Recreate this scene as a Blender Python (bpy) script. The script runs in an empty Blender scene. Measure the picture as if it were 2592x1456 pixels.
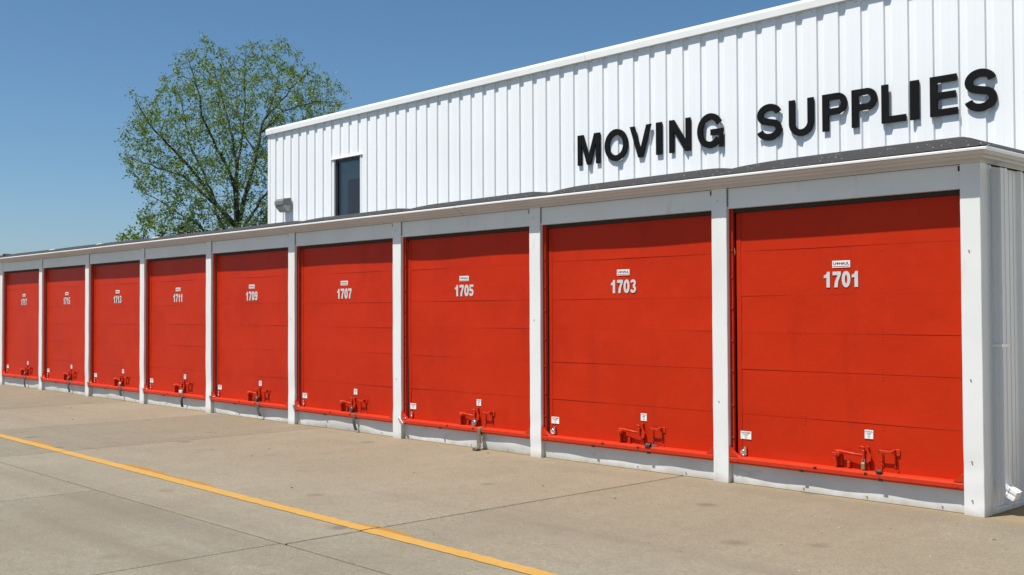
import bpy, math, random
import numpy as np
from mathutils import Vector, Matrix
R = math.radians
S = bpy.context.scene
COL = S.collection

# ------------------------------------------------------------------ camera
CAM = (3.5942, -8.3384, 1.5915)
YAW, PITCH, ROLL, FPX = -0.8167, 0.0223, -0.0040, 2746.1
cd = bpy.data.cameras.new('camera'); cam = bpy.data.objects.new('camera', cd); COL.objects.link(cam)
_f = Vector((math.sin(YAW)*math.cos(PITCH), math.cos(YAW)*math.cos(PITCH), math.sin(PITCH)))
_r = Vector((math.cos(YAW), -math.sin(YAW), 0)); _u = _r.cross(_f)
_c, _s = math.cos(ROLL), math.sin(ROLL)
_r, _u = _c*_r+_s*_u, -_s*_r+_c*_u
cam.matrix_world = Matrix(((_r.x, _u.x, -_f.x, CAM[0]), (_r.y, _u.y, -_f.y, CAM[1]), (_r.z, _u.z, -_f.z, CAM[2]), (0, 0, 0, 1)))
cd.sensor_fit = 'HORIZONTAL'; cd.sensor_width = 36; cd.lens = FPX/2592*36
cd.clip_start = 0.05; cd.clip_end = 3000
S.camera = cam

# ------------------------------------------------------------------ sky, sun, exposure
EL, AZ = R(66), math.atan2(-0.355, -0.935)          # azimuth measured from +Y towards +X
w = bpy.data.worlds.new('World'); S.world = w; w.use_nodes = True
nt = w.node_tree; bg = nt.nodes['Background']
sky = nt.nodes.new('ShaderNodeTexSky'); sky.sky_type = 'NISHITA'; sky.sun_disc = False
sky.sun_elevation = EL; sky.sun_rotation = AZ; sky.altitude = 300
sky.air_density = 0.78; sky.dust_density = 1.3; sky.ozone_density = 4.0
hs = nt.nodes.new('ShaderNodeHueSaturation'); hs.inputs['Saturation'].default_value = 1.12; hs.inputs['Hue'].default_value = 0.49
nt.links.new(sky.outputs[0], hs.inputs['Color']); nt.links.new(hs.outputs[0], bg.inputs[0]); bg.inputs[1].default_value = 0.089
sd = bpy.data.lights.new('sun', 'SUN'); sd.energy = 5.0; sd.angle = R(0.53); sd.color = (1.0, 0.965, 0.91)
sun = bpy.data.objects.new('sun', sd); COL.objects.link(sun)
TOSUN = Vector((math.sin(AZ)*math.cos(EL), math.cos(AZ)*math.cos(EL), math.sin(EL)))
sun.rotation_euler = TOSUN.to_track_quat('Z', 'Y').to_euler(); sun.location = (-10, -20, 30)
S.view_settings.view_transform = 'Standard'; S.view_settings.look = 'None'
S.view_settings.gamma = 1; S.view_settings.use_curve_mapping = False
S.view_settings.exposure = 0.38
S.render.engine = 'CYCLES'

# ------------------------------------------------------------------ materials
def mat(name, col, rough=0.5, metal=0.0, spec=0.5, noise=None, bump=None, sub=None):
    """noise: list of (scale, detail, colour2, lo, hi[, stretch]) mixed over the base; bump: (scale, strength, distance)"""
    m = bpy.data.materials.new(name); m.use_nodes = True
    n = m.node_tree.nodes; l = m.node_tree.links; b = n['Principled BSDF']
    b.inputs['Roughness'].default_value = rough; b.inputs['Metallic'].default_value = metal
    b.inputs['Specular IOR Level'].default_value = spec
    geo = n.new('ShaderNodeNewGeometry'); cur = None
    for sp in (noise or []):
        sc, det, c2, lo, hi = sp[:5]
        tx = n.new('ShaderNodeTexNoise'); tx.inputs['Scale'].default_value = sc; tx.inputs['Detail'].default_value = det
        vec = geo.outputs['Position']
        if len(sp) > 5:
            mp = n.new('ShaderNodeMapping'); mp.inputs['Scale'].default_value = sp[5]
            l.new(vec, mp.inputs[0]); vec = mp.outputs[0]
        l.new(vec, tx.inputs['Vector'])
        mr = n.new('ShaderNodeMapRange'); mr.inputs[1].default_value = lo; mr.inputs[2].default_value = hi
        l.new(tx.outputs[0], mr.inputs[0])
        mx = n.new('ShaderNodeMix'); mx.data_type = 'RGBA'
        l.new(mr.outputs[0], mx.inputs[0])
        if cur: l.new(cur, mx.inputs[6])
        else: mx.inputs[6].default_value = (*col, 1)
        mx.inputs[7].default_value = (*c2, 1)
        cur = mx.outputs[2]
    if cur: l.new(cur, b.inputs['Base Color'])
    else: b.inputs['Base Color'].default_value = (*col, 1)
    if bump:
        tx = n.new('ShaderNodeTexNoise'); tx.inputs['Scale'].default_value = bump[0]; tx.inputs['Detail'].default_value = 6
        l.new(geo.outputs['Position'], tx.inputs['Vector'])
        bp = n.new('ShaderNodeBump'); bp.inputs['Strength'].default_value = bump[1]; bp.inputs['Distance'].default_value = bump[2]
        l.new(tx.outputs[0], bp.inputs['Height']); l.new(bp.outputs[0], b.inputs['Normal'])
    return m

M = {}
M['white'] = mat('white_painted_metal', (.73, .735, .715), .45, spec=.35, noise=[(1.3, 5, (.66, .66, .63), .45, .8), (9, 6, (.52, .50, .45), .62, .9, (1, 1, .25)), (60, 2, (.42, .38, .32), .72, .8)])
M['wall'] = mat('white_ribbed_steel', (.87, .885, .88), .4, noise=[(.6, 4, (.83, .84, .83), .4, .8), (5, 5, (.82, .82, .80), .66, .95, (1, 1, .12))])
M['trim'] = mat('white_trim', (.83, .83, .80), .35, noise=[(2, 4, (.74, .73, .70), .5, .85)])
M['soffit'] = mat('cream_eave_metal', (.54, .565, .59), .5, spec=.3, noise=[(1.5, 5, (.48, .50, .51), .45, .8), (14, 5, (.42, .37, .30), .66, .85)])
M['sidewall'] = mat('grey_white_steel', (.70, .71, .69), .4, noise=[(1.2, 5, (.60, .61, .59), .45, .8)])
M['red'] = mat('orange_red_enamel', (.475, .0235, .0032), .45, spec=.13, noise=[(1.1, 5, (.425, .0200, .0030), .42, .72), (4.5, 6, (.50, .026, .0050), .5, .85), (2.2, 7, (.36, .018, .004), .62, .85, (1, 1, .2)), (170, 1, (.62, .05, .02), .74, .82)], bump=(2.6, .30, .030))
M['red_gloss'] = mat('orange_red_gloss_metal', (.50, .030, .005), .42, spec=.3, noise=[(14, 4, (.44, .023, .004), .5, .75), (60, 3, (.22, .03, .015), .70, .78)], bump=(60, .15, .003))
def splash(m, top, col):
    """irregular splash dirt up from the ground"""
    n = m.node_tree.nodes; l = m.node_tree.links; b = n['Principled BSDF']; src = b.inputs['Base Color'].links[0].from_socket
    geo = n.new('ShaderNodeNewGeometry'); sp = n.new('ShaderNodeSeparateXYZ'); l.new(geo.outputs['Position'], sp.inputs[0])
    t = n.new('ShaderNodeTexNoise'); t.inputs['Scale'].default_value = 9; t.inputs['Detail'].default_value = 7; l.new(geo.outputs['Position'], t.inputs['Vector'])
    a = n.new('ShaderNodeMath'); a.operation = 'MULTIPLY_ADD'; l.new(t.outputs[0], a.inputs[0]); a.inputs[1].default_value = -top*2; l.new(sp.outputs[2], a.inputs[2])
    r = n.new('ShaderNodeMapRange'); r.inputs[1].default_value = -top*1.25; r.inputs[2].default_value = top*.15; r.inputs[3].default_value = .75; r.inputs[4].default_value = 0; l.new(a.outputs[0], r.inputs[0])
    x = n.new('ShaderNodeMix'); x.data_type = 'RGBA'; l.new(r.outputs[0], x.inputs[0]); l.new(src, x.inputs[6]); x.inputs[7].default_value = (*col, 1); l.new(x.outputs[2], b.inputs['Base Color'])
splash(M['white'], .07, (.40, .35, .27))
M['base'] = mat('scuffed_base_sheet', (.64, .65, .63), .5, spec=.3, noise=[(1.6, 5, (.55, .55, .52), .42, .75), (7, 6, (.46, .44, .39), .6, .85, (.5, 1, 1.5))])
splash(M['base'], .05, (.36, .31, .23))
M['black'] = mat('matte_black', (.012, .012, .013), .6, noise=[(20, 4, (.03, .03, .03), .55, .9)])
M['letter'] = mat('black_sign_plastic', (.007, .007, .007), .6, spec=.12, noise=[(8, 4, (.012, .012, .012), .5, .9)])
M['dark'] = mat('dark_interior', (.02, .018, .016), .9)
M['seal'] = mat('dark_rubber_seal', (.025, .02, .018), .8)
M['chrome'] = mat('chrome', (.75, .76, .78), .14, metal=1)
M['steel'] = mat('dull_steel', (.42, .42, .41), .38, metal=.9, noise=[(60, 4, (.22, .2, .18), .5, .8)])
M['brass'] = mat('worn_brass', (.45, .36, .19), .38, metal=.8, noise=[(60, 4, (.3, .24, .14), .5, .8)])
M['darksteel'] = mat('dark_worn_steel', (.10, .10, .095), .42, metal=.5, noise=[(60, 4, (.2, .18, .15), .5, .8)])
M['plate'] = mat('white_sticker', (.80, .80, .77), .45, noise=[(30, 3, (.68, .67, .62), .55, .9)])
M['ink'] = mat('black_ink', (.02, .02, .03), .5)
M['inkred'] = mat('red_ink', (.42, .015, .03), .5)
M['number'] = mat('white_vinyl_number', (.56, .57, .555), .45, noise=[(25, 3, (.48, .48, .455), .5, .9)])
M['strap_tan'] = mat('worn_tan_webbing', (.16, .125, .085), .85, noise=[(40, 5, (.07, .055, .04), .45, .7)], bump=(300, .4, .002))
M['strap_dark'] = mat('grey_black_webbing', (.075, .07, .062), .85, noise=[(40, 5, (.04, .036, .03), .45, .7)], bump=(300, .4, .002))
M['strap_black'] = mat('black_webbing', (.05, .05, .055), .6, noise=[(40, 5, (.02, .02, .02), .45, .7)])
M['palegreen'] = mat('pale_green_tag', (.50, .66, .52), .5)
M['fixture'] = mat('bronze_grey_fixture', (.17, .175, .155), .5, noise=[(20, 4, (.21, .21, .19), .5, .8)])
M['lens'] = mat('prismatic_lens', (.34, .35, .34), .22, spec=.6, bump=(90, .5, .004))
M['bronze'] = mat('dark_bronze_frame', (.022, .02, .019), .4)
M['maroon'] = mat('glass_patch_maroon', (.32, .175, .19), .7)
M['backing_grey'] = mat('glass_backing_grey', (.44, .52, .55), .8)
M['bark'] = mat('dark_bark', (.055, .042, .034), .9, noise=[(12, 5, (.10, .082, .068), .45, .75)])
M['dirt'] = mat('joint_filler', (.016, .015, .014), .95, noise=[(8, 5, (.035, .03, .024), .45, .8)])
M['terrain'] = mat('dull_ground', (.11, .115, .06), .95, noise=[(.3, 6, (.16, .14, .09), .4, .7)])

def node_mat(name):
    m = bpy.data.materials.new(name); m.use_nodes = True
    return m, m.node_tree.nodes, m.node_tree.links, m.node_tree.nodes['Principled BSDF']

def concrete():
    m, n, l, b = node_mat('weathered_concrete')
    geo = n.new('ShaderNodeNewGeometry'); pos = geo.outputs['Position']
    def noise(sc, det=6, stretch=None, rough=.55):
        t = n.new('ShaderNodeTexNoise'); t.inputs['Scale'].default_value = sc; t.inputs['Detail'].default_value = det
        t.inputs['Roughness'].default_value = rough
        if stretch:
            mp = n.new('ShaderNodeMapping'); mp.inputs['Scale'].default_value = stretch; l.new(pos, mp.inputs[0]); l.new(mp.outputs[0], t.inputs['Vector'])
        else: l.new(pos, t.inputs['Vector'])
        return t.outputs[0]
    def rng(s, lo, hi, a=0., z=1.):
        r = n.new('ShaderNodeMapRange'); r.inputs[1].default_value = lo; r.inputs[2].default_value = hi; r.inputs[3].default_value = a; r.inputs[4].default_value = z
        l.new(s, r.inputs[0]); return r.outputs[0]
    def mix(f, a, c, mode='MIX'):
        x = n.new('ShaderNodeMix'); x.data_type = 'RGBA'; x.blend_type = mode
        if isinstance(f, float): x.inputs[0].default_value = f
        else: l.new(f, x.inputs[0])
        for i, v in ((6, a), (7, c)):
            if isinstance(v, tuple): x.inputs[i].default_value = (*v, 1)
            else: l.new(v, x.inputs[i])
        return x.outputs[2]
    def math_(op, a, c):
        x = n.new('ShaderNodeMath'); x.operation = op
        for i, v in ((0, a), (1, c)):
            if isinstance(v, (int, float)): x.inputs[i].default_value = v
            else: l.new(v, x.inputs[i])
        return x.outputs[0]
    sep = n.new('ShaderNodeSeparateXYZ'); l.new(pos, sep.inputs[0])
    # tan, iron-stained apron by the doors, greyer further out
    yy = math_('ADD', sep.outputs[1], math_('MULTIPLY', noise(.35, 4), 2.2))
    apron = rng(yy, -3.6, -.6)
    base = mix(apron, (0.232, 0.224, 0.178), (0.236, 0.191, 0.124))
    base = mix(rng(noise(.55, 6), .36, .66, 0, .8), base, (0.183, 0.154, 0.106))
    base = mix(rng(noise(2.1, 7, (1, .35, 1)), .45, .72, 0, .7), base, (0.254, 0.219, 0.153))
    base = mix(rng(noise(7, 7), .48, .72, 0, .55), base, (0.150, 0.129, 0.091))
    base = mix(rng(noise(24, 6, None, .75), .40, .64, 0, .85), base, (0.168, 0.143, 0.102))
    base = mix(rng(noise(62, 4, None, .8), .52, .64, 0, .9), base, (0.284, 0.251, 0.187))
    # rusty dust line along the foot of the doors, faint tyre-darkened lanes
    edge = rng(math_('ADD', sep.outputs[1], math_('MULTIPLY', noise(3.5, 6), .5)), -.02, .26, 0, .6)
    base = mix(edge, base, (.235, .165, .085))
    lane = rng(math_('ADD', noise(.8, 5, (.10, 1.6, 1)), math_('MULTIPLY', noise(5, 5), .12)), .58, .74, 0, .5)
    base = mix(lane, base, (.150, .125, .092))
    # oil drips and dark spots
    v2 = n.new('ShaderNodeTexVoronoi'); v2.inputs['Scale'].default_value = 1.15; l.new(pos, v2.inputs['Vector'])
    dd = math_('ADD', v2.outputs[0], math_('MULTIPLY', noise(7, 4), .16))
    base = mix(rng(dd, .12, .21, .75, 0.), base, (0.113, 0.097, 0.069))
    # pale exposed aggregate
    v = n.new('ShaderNodeTexVoronoi'); v.inputs['Scale'].default_value = 46; l.new(pos, v.inputs['Vector'])
    wh = n.new('ShaderNodeTexWhiteNoise'); l.new(v.outputs['Color'], wh.inputs[0])
    pick = math_('GREATER_THAN', wh.outputs[0], .62)
    dot = math_('MULTIPLY', math_('LESS_THAN', v.outputs[0], .21), pick)
    dot = math_('MULTIPLY', dot, rng(noise(.9, 4), .38, .62))
    base = mix(math_('MULTIPLY', dot, .62), base, (0.439, 0.406, 0.319))
    # hairline cracks
    v3 = n.new('ShaderNodeTexVoronoi'); v3.feature = 'DISTANCE_TO_EDGE'; v3.inputs['Scale'].default_value = .16
    wp = n.new('ShaderNodeVectorMath'); wp.operation = 'ADD'
    nz = n.new('ShaderNodeTexNoise'); nz.inputs['Scale'].default_value = 1.3; nz.inputs['Detail'].default_value = 8; l.new(pos, nz.inputs['Vector'])
    l.new(pos, wp.inputs[0]); l.new(nz.outputs['Color'], wp.inputs[1]); l.new(wp.outputs[0], v3.inputs['Vector'])
    base = mix(math_('MULTIPLY', rng(v3.outputs[0], 0, .0022, .55, 0), rng(noise(.5, 3), .45, .6)), base, (0.106, 0.087, 0.062))
    oi = n.new('ShaderNodeObjectInfo')
    tint = rng(oi.outputs['Random'], 0, 1, .90, 1.07)
    hsv = n.new('ShaderNodeHueSaturation'); l.new(base, hsv.inputs['Color']); l.new(tint, hsv.inputs['Value'])
    l.new(hsv.outputs[0], b.inputs['Base Color'])
    b.inputs['Roughness'].default_value = .82; b.inputs['Specular IOR Level'].default_value = .3
    bp = n.new('ShaderNodeBump'); bp.inputs['Strength'].default_value = .35; bp.inputs['Distance'].default_value = .004
    l.new(noise(70, 6, None, .7), bp.inputs['Height']); l.new(bp.outputs[0], b.inputs['Normal'])
    return m
M['concrete'] = concrete()

def yellow(name, c1, c2, wear):
    m, n, l, b = node_mat(name)
    geo = n.new('ShaderNodeNewGeometry')
    t = n.new('ShaderNodeTexNoise'); t.inputs['Scale'].default_value = 22; t.inputs['Detail'].default_value = 8; t.inputs['Roughness'].default_value = .7
    l.new(geo.outputs['Position'], t.inputs['Vector'])
    r = n.new('ShaderNodeMapRange'); r.inputs[1].default_value = wear; r.inputs[2].default_value = wear+.1; l.new(t.outputs[0], r.inputs[0])
    t2 = n.new('ShaderNodeTexNoise'); t2.inputs['Scale'].default_value = 3; t2.inputs['Detail'].default_value = 6; l.new(geo.outputs['Position'], t2.inputs['Vector'])
    m1 = n.new('ShaderNodeMix'); m1.data_type = 'RGBA'; l.new(t2.outputs[0], m1.inputs[0]); m1.inputs[6].default_value = (*c1, 1); m1.inputs[7].default_value = (*c2, 1)
    m2 = n.new('ShaderNodeMix'); m2.data_type = 'RGBA'; l.new(r.outputs[0], m2.inputs[0]); l.new(m1.outputs[2], m2.inputs[6]); m2.inputs[7].default_value = (.26, .22, .16, 1)
    l.new(m2.outputs[2], b.inputs['Base Color']); b.inputs['Roughness'].default_value = .75
    return m
M['yellow'] = yellow('yellow_line_paint', (.41, .215, .026), (.46, .265, .055), .555)
M['oldyellow'] = yellow('old_ochre_line_paint', (.30, .155, .022), (.27, .145, .03), .56)

def roofing():
    m, n, l, b = node_mat('charcoal_roll_roofing')
    geo = n.new('ShaderNodeNewGeometry')
    t = n.new('ShaderNodeTexNoise'); t.inputs['Scale'].default_value = 55; t.inputs['Detail'].default_value = 5; l.new(geo.outputs['Position'], t.inputs['Vector'])
    v = n.new('ShaderNodeTexVoronoi'); v.inputs['Scale'].default_value = 42; l.new(geo.outputs['Position'], v.inputs['Vector'])
    wn = n.new('ShaderNodeTexWhiteNoise'); l.new(v.outputs['Color'], wn.inputs[0])
    g = n.new('ShaderNodeMath'); g.operation = 'GREATER_THAN'; g.inputs[1].default_value = .93; l.new(wn.outputs[0], g.inputs[0])
    d = n.new('ShaderNodeMath'); d.operation = 'LESS_THAN'; d.inputs[1].default_value = .25; l.new(v.outputs[0], d.inputs[0])
    k = n.new('ShaderNodeMath'); k.operation = 'MULTIPLY'; l.new(g.outputs[0], k.inputs[0]); l.new(d.outputs[0], k.inputs[1])
    m1 = n.new('ShaderNodeMix'); m1.data_type = 'RGBA'; l.new(t.outputs[0], m1.inputs[0]); m1.inputs[6].default_value = (.012, .0115, .011, 1); m1.inputs[7].default_value = (.036, .034, .032, 1)
    m2 = n.new('ShaderNodeMix'); m2.data_type = 'RGBA'; l.new(k.outputs[0], m2.inputs[0]); l.new(m1.outputs[2], m2.inputs[6]); m2.inputs[7].default_value = (.38, .38, .37, 1)
    l.new(m2.outputs[2], b.inputs['Base Color']); b.inputs['Roughness'].default_value = .85
    bp = n.new('ShaderNodeBump'); bp.inputs['Strength'].default_value = .6; bp.inputs['Distance'].default_value = .004
    l.new(t.outputs[0], bp.inputs['Height']); l.new(bp.outputs[0], b.inputs['Normal'])
    return m
M['roof'] = roofing()

def leaf(name, c1, c2, trans):
    m, n, l, b = node_mat(name)
    geo = n.new('ShaderNodeNewGeometry')
    t = n.new('ShaderNodeTexNoise'); t.inputs['Scale'].default_value = 1.6; t.inputs['Detail'].default_value = 3; l.new(geo.outputs['Position'], t.inputs['Vector'])
    rp = n.new('ShaderNodeMath'); rp.operation = 'MULTIPLY_ADD'; l.new(geo.outputs['Random Per Island'], rp.inputs[0]); rp.inputs[1].default_value = .7
    sc = n.new('ShaderNodeMath'); sc.operation = 'MULTIPLY'; sc.inputs[1].default_value = .35; l.new(t.outputs[0], sc.inputs[0]); l.new(sc.outputs[0], rp.inputs[2])
    mx = n.new('ShaderNodeMix'); mx.data_type = 'RGBA'; l.new(rp.outputs[0], mx.inputs[0]); mx.inputs[6].default_value = (*c1, 1); mx.inputs[7].default_value = (*c2, 1)
    l.new(mx.outputs[2], b.inputs['Base Color']); b.inputs['Roughness'].default_value = .5
    tr = n.new('ShaderNodeBsdfTranslucent'); l.new(mx.outputs[2], tr.inputs[0])
    ms = n.new('ShaderNodeMixShader'); ms.inputs[0].default_value = trans
    l.new(b.outputs[0], ms.inputs[1]); l.new(tr.outputs[0], ms.inputs[2]); l.new(ms.outputs[0], n['Material Output'].inputs[0])
    return m
M['leaf'] = leaf('spring_leaves', (.085, .170, .024), (.215, .31, .055), .45)
M['leafdark'] = leaf('dark_evergreen_leaves', (.012, .028, .008), (.03, .055, .014), .15)

def glass():
    m, n, l, b = node_mat('window_glass')
    tr = n.new('ShaderNodeBsdfTransparent'); tr.inputs[0].default_value = (.80, .85, .86, 1)
    gl = n.new('ShaderNodeBsdfGlossy'); gl.inputs['Roughness'].default_value = .01
    fr = n.new('ShaderNodeFresnel'); fr.inputs[0].default_value = 1.65
    ms = n.new('ShaderNodeMixShader'); l.new(fr.outputs[0], ms.inputs[0]); l.new(tr.outputs[0], ms.inputs[1]); l.new(gl.outputs[0], ms.inputs[2])
    l.new(ms.outputs[0], n['Material Output'].inputs[0])
    return m
M['glass'] = glass()

# ------------------------------------------------------------------ mesh helpers
class MB:
    def __init__(s): s.v = []; s.f = []; s.m = []; s.sm = []
    def face(s, pts, mi=0, smooth=False):
        k = len(s.v); s.v += [tuple(p) for p in pts]; s.f.append(tuple(range(k, k+len(pts)))); s.m.append(mi); s.sm.append(smooth)
    def grid(s, P, mi=0, smooth=True, flip=False):
        nr, nc = len(P), len(P[0]); k = len(s.v)
        for row in P: s.v += [tuple(p) for p in row]
        for i in range(nr-1):
            for j in range(nc-1):
                q = (k+i*nc+j, k+i*nc+j+1, k+(i+1)*nc+j+1, k+(i+1)*nc+j)
                s.f.append(q[::-1] if flip else q); s.m.append(mi); s.sm.append(smooth)
    def box(s, x0, x1, y0, y1, z0, z1, mi=0, bev=0.0, tf=None):
        x0, x1 = min(x0, x1), max(x0, x1); y0, y1 = min(y0, y1), max(y0, y1); z0, z1 = min(z0, z1), max(z0, z1)
        if bev <= 0:
            c = [(x, y, z) for z in (z0, z1) for y in (y0, y1) for x in (x0, x1)]
            F = [(0, 2, 3, 1), (4, 5, 7, 6), (0, 1, 5, 4), (2, 6, 7, 3), (0, 4, 6, 2), (1, 3, 7, 5)]
        else:
            b = min(bev, (x1-x0)/2.01, (y1-y0)/2.01, (z1-z0)/2.01); c = []; ix = {}
            for a, (sx, sy, sz) in enumerate([(i, j, k) for k in (0, 1) for j in (0, 1) for i in (0, 1)]):
                X, Y, Z = (x1 if sx else x0), (y1 if sy else y0), (z1 if sz else z0)
                dx, dy, dz = (-b if sx else b), (-b if sy else b), (-b if sz else b)
                ix[a] = len(c); c += [(X, Y+dy, Z+dz), (X+dx, Y, Z+dz), (X+dx, Y+dy, Z)]
            g = lambda a, t: ix[a]+t
            F = [(g(0, 0), g(4, 0), g(6, 0), g(2, 0)), (g(1, 0), g(3, 0), g(7, 0), g(5, 0)), (g(0, 1), g(1, 1), g(5, 1), g(4, 1)), (g(2, 1), g(6, 1), g(7, 1), g(3, 1)), (g(0, 2), g(2, 2), g(3, 2), g(1, 2)), (g(4, 2), g(5, 2), g(7, 2), g(6, 2))]
            for a, bb, t, u in ((0, 1, 1, 2), (4, 5, 1, 2), (2, 3, 1, 2), (6, 7, 1, 2), (0, 2, 0, 2), (4, 6, 0, 2), (1, 3, 0, 2), (5, 7, 0, 2), (0, 4, 0, 1), (1, 5, 0, 1), (2, 6, 0, 1), (3, 7, 0, 1)):
                F.append((g(a, t), g(bb, t), g(bb, u), g(a, u)))
            for a in range(8): F.append((g(a, 0), g(a, 1), g(a, 2)))
        if tf: c = [tf(p) for p in c]
        k = len(s.v); s.v += c
        for q in F: s.f.append(tuple(k+i for i in q)); s.m.append(mi); s.sm.append(False)
    def tube(s, path, rad, n=8, mi=0, cap=True, flat=1.0):
        path = [Vector(p) for p in path]; k0 = len(s.v); N = len(path)
        rads = rad if isinstance(rad, (list, tuple)) else [rad]*N
        ref = None
        for i, p in enumerate(path):
            t = (path[min(i+1, N-1)]-path[max(i-1, 0)]).normalized()
            if ref is None: ref = Vector((0, 0, 1)) if abs(t.z) < .9 else Vector((1, 0, 0))
            a = t.cross(ref).normalized(); b = a.cross(t).normalized(); ref = b
            for j in range(n):
                th = 2*math.pi*j/n; s.v.append(tuple(p+(a*math.cos(th)+b*math.sin(th)*flat)*rads[i]))
        for i in range(N-1):
            for j in range(n):
                s.f.append((k0+i*n+j, k0+i*n+(j+1) % n, k0+(i+1)*n+(j+1) % n, k0+(i+1)*n+j)); s.m.append(mi); s.sm.append(True)
        if cap:
            s.f.append(tuple(k0+j for j in range(n))[::-1]); s.m.append(mi); s.sm.append(False)
            s.f.append(tuple(k0+(N-1)*n+j for j in range(n))); s.m.append(mi); s.sm.append(False)
    def prism(s, poly, y0, y1, mi=0, tf=None):
        """poly: (x, z) outline extruded in y (y0 = front)"""
        tf = tf or (lambda p: p); n = len(poly)
        s.face([tf((x, y0, z)) for x, z in poly], mi); s.face([tf((x, y1, z)) for x, z in poly][::-1], mi)
        for i in range(n):
            a, b = poly[i], poly[(i+1) % n]
            s.face([tf((a[0], y0, a[1])), tf((a[0], y1, a[1])), tf((b[0], y1, b[1])), tf((b[0], y0, b[1]))], mi)
    def ribbon(s, path, wd, y0, y1, mi=0, closed=False):
        n = len(path); P = [Vector(p) for p in path]; Lp = []; Rp = []
        for i in range(n):
            a = P[(i-1) % n] if closed else P[max(i-1, 0)]; b = P[(i+1) % n] if closed else P[min(i+1, n-1)]
            t = (b-a).normalized(); q = Vector((-t.y, t.x)); ww = wd(i/(n-1)) if callable(wd) else wd
            Lp.append(P[i]+q*ww/2); Rp.append(P[i]-q*ww/2)
        m = n if closed else n-1
        for i in range(m):
            j = (i+1) % n
            s.face([(Lp[i].x, y0, Lp[i].y), (Rp[i].x, y0, Rp[i].y), (Rp[j].x, y0, Rp[j].y), (Lp[j].x, y0, Lp[j].y)], mi)
            s.face([(Lp[i].x, y0, Lp[i].y), (Lp[j].x, y0, Lp[j].y), (Lp[j].x, y1, Lp[j].y), (Lp[i].x, y1, Lp[i].y)], mi)
            s.face([(Rp[i].x, y0, Rp[i].y), (Rp[i].x, y1, Rp[i].y), (Rp[j].x, y1, Rp[j].y), (Rp[j].x, y0, Rp[j].y)], mi)
        if not closed:
            for a, b in ((Lp[0], Rp[0]), (Lp[-1], Rp[-1])):
                s.face([(a.x, y0, a.y), (b.x, y0, b.y), (b.x, y1, b.y), (a.x, y1, a.y)], mi)
    def mesh(s, name, mats):
        me = bpy.data.meshes.new(name); me.from_pydata(s.v, [], s.f)
        for m in (mats if isinstance(mats, (list, tuple)) else [mats]): me.materials.append(M[m] if isinstance(m, str) else m)
        me.polygons.foreach_set('material_index', s.m); me.polygons.foreach_set('use_smooth', s.sm); me.update()
        return me
    def build(s, name, mats, parent=None, loc=None):
        return obj(name, s.mesh(name, mats), parent, loc)
def obj(name, me, parent=None, loc=None):
    o = bpy.data.objects.new(name, me); COL.objects.link(o); o.parent = parent
    if loc: o.location = loc
    return o
def tag(o, label=None, cat=None, group=None, kind=None):
    for k, v in (('label', label), ('category', cat), ('group', group), ('kind', kind)):
        if v: o[k] = v
    return o
def box(name, mats, parent, *a, **k):
    b = MB(); b.box(*a, **k); return b.build(name, mats, parent)
def rnd(seed): return random.Random(seed)
def waves(seed, n=5, fx=(.6, 3.2), fz=(.2, 2.5)):
    r = rnd(seed); W = [(r.uniform(*fx), r.uniform(*fz), r.uniform(0, 6.28), r.uniform(.5, 1)) for _ in range(n)]
    return lambda x, z: sum(a*math.sin(kx*2.2*x+kz*2.2*z+p) for kx, kz, p, a in W)/n
def ell(cx, cy, rx, ry, a0, a1, n=16):
    return [(cx+rx*math.cos(R(a0+(a1-a0)*i/n)), cy+ry*math.sin(R(a0+(a1-a0)*i/n))) for i in range(n+1)]

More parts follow.
